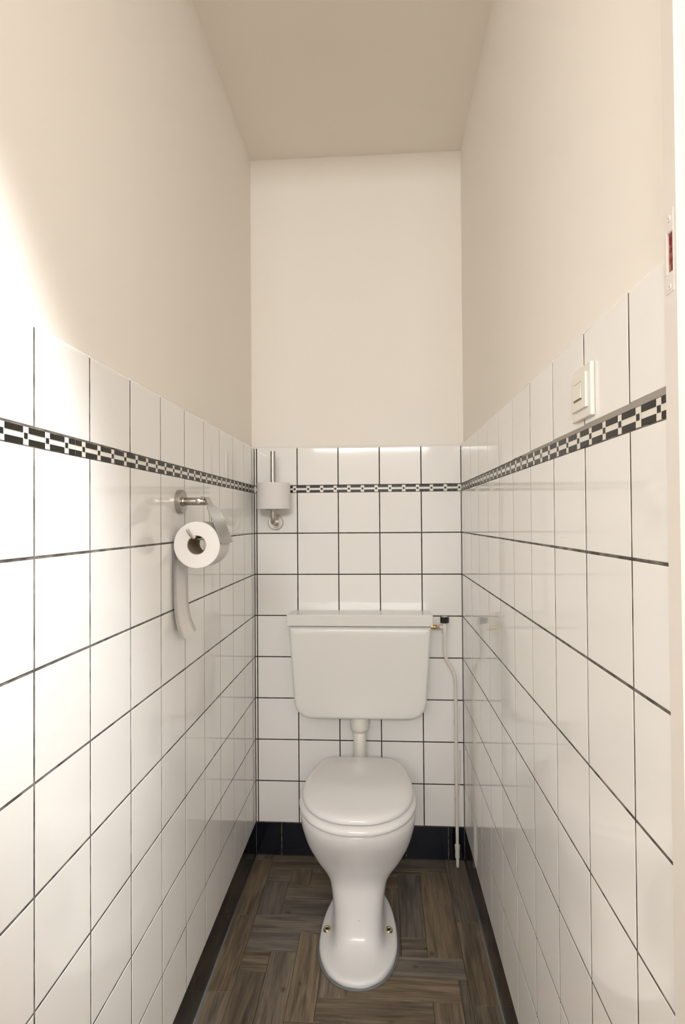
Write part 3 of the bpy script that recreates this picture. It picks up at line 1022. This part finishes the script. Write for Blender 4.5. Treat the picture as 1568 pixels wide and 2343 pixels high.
# loose end hanging against the wall side of the roll
tp = [(RX - RR * math.cos(a), RZ + RR * math.sin(a)) for a in (0.5, 0.25, 0.0)]
tp = [(x - 0.0004, z) for x, z in tp] + [(0.0055, 1.15), (0.0052, 1.10), (0.0055, 1.06), (0.0072, 1.035), (0.0105, 1.010), (0.0155, 0.990), (0.0225, 0.970)]
tp = bez([(x, 0, z) for x, z in tp], 4)
V = []; Fc = []
for i, p in enumerate(tp):
    f = i / (len(tp) - 1)
    for s in (0, 0.0004):
        for k in range(5):
            yy = RY0 + 0.001 + (RY1 - RY0 - 0.002) * k / 4
            sk = max(0, f - 0.55) / 0.45
            wob = 0.0012 * math.sin(k * 1.9 + i * 0.2) * sk
            V.append(Vector((p.x + wob + s, yy + 0.006 * sk * sk, p.z + 0.004 * sk * (k / 4))) - r1.location)
n5 = 10
for i in range(len(tp) - 1):
    for s in (0, 5):
        for k in range(4):
            q = (i * n5 + s + k, i * n5 + s + k + 1, (i + 1) * n5 + s + k + 1, (i + 1) * n5 + s + k)
            Fc.append(q if s else q[::-1])
    for k in (0, 4):
        Fc.append((i * n5 + k, (i + 1) * n5 + k, (i + 1) * n5 + 5 + k, i * n5 + 5 + k))
link('loose_sheet', mesh('loose_sheet', V, Fc, 'paper', True), r1)

# spare holder on the back wall
HXs, HYs = 0.0850, -0.0760
sh = empty('spare_roll_holder', (0.0815, 0.0, 1.231), 'upright brushed steel spare roll holder on the back wall', 'paper holder')
HB = Vector((0.0815, 0.0, 1.231))
o = multi('wall_flange', [rel(lathe([(0.0272, -0.0004), (0.0278, 0.001), (0.0278, 0.009), (0.0262, 0.0105), (0.0110, 0.0105), (0.0105, 0.0125), (0.009, 0.013)], (0, -1, 0), (0.0815, 0, 1.231), 40), HB)], 'steel', sh)
smooth_by_angle(o, 35)
pts = [(0.0815, -0.010, 1.231), (0.0825, -0.045, 1.230)]
for k in range(0, 8):
    a = math.pi / 2 * k / 7
    pts.append((0.0830 + 0.002 * k / 7, HYs + 0.016 - 0.016 * math.sin(a), 1.230 + 0.016 - 0.016 * math.cos(a)))
pts += [(HXs, HYs, 1.30), (HXs, HYs, 1.4875)]
o = multi('rod', [rel(tube(pts, 0.0095, 24), HB)], 'steel', sh)
smooth_by_angle(o, 40)
multi('support_collar', [rel(lathe([(0.010, 1.2755), (0.024, 1.2755), (0.024, 1.2785), (0.010, 1.2785)], (0, 0, 1), (HXs, HYs, 0), 28), HB)], 'steel', sh)
r2 = paper_roll('toilet_paper_roll', (0, 0, 1), (0.0870, HYs, 1.2787), 0.0600, 0.0205, 0.0935, 'white spare toilet paper roll upright on the back wall rod')

# ------------------------------------------------------------------ light switch on the right wall
sw = empty('light_switch', (W, -1.297, 1.418), 'cream plastic light switch on the right tiled wall', 'light switch')
WB = Vector((W, -1.297, 1.418))
o = multi('back_plate', [rel(boxvf(W - 0.0066, W - 0.0001, -1.3362, -1.2577, 1.3805, 1.4555), WB)], 'switch', sw)
bevel(o, 0.0018, 3)
o = multi('cover_plate', [rel(boxvf(W - 0.0102, W - 0.0062, -1.3256, -1.2670, 1.3940, 1.4440), WB)], 'switch', sw)
bevel(o, 0.0012, 2)
sl = multi('rocker_surround', [rel(boxvf(W - 0.0105, W - 0.0095, -1.3118, -1.2795, 1.4068, 1.4328), WB)], 'slot', sw)
v = [(W - 0.0100, -1.3114, 1.4318), (W - 0.0100, -1.2799, 1.4318), (W - 0.0100, -1.2799, 1.4092), (W - 0.0100, -1.3114, 1.4092)]
V = [Vector(p) - WB for p in v] + [Vector((p[0] - (0.0009 if p[2] > 1.42 else 0.0024), p[1], p[2])) - WB for p in v]
Fc = [(4, 5, 6, 7)[::-1], (0, 1, 5, 4), (1, 2, 6, 5), (2, 3, 7, 6), (3, 0, 4, 7)]
link('rocker', mesh('rocker', V, Fc, 'switch'), sw)
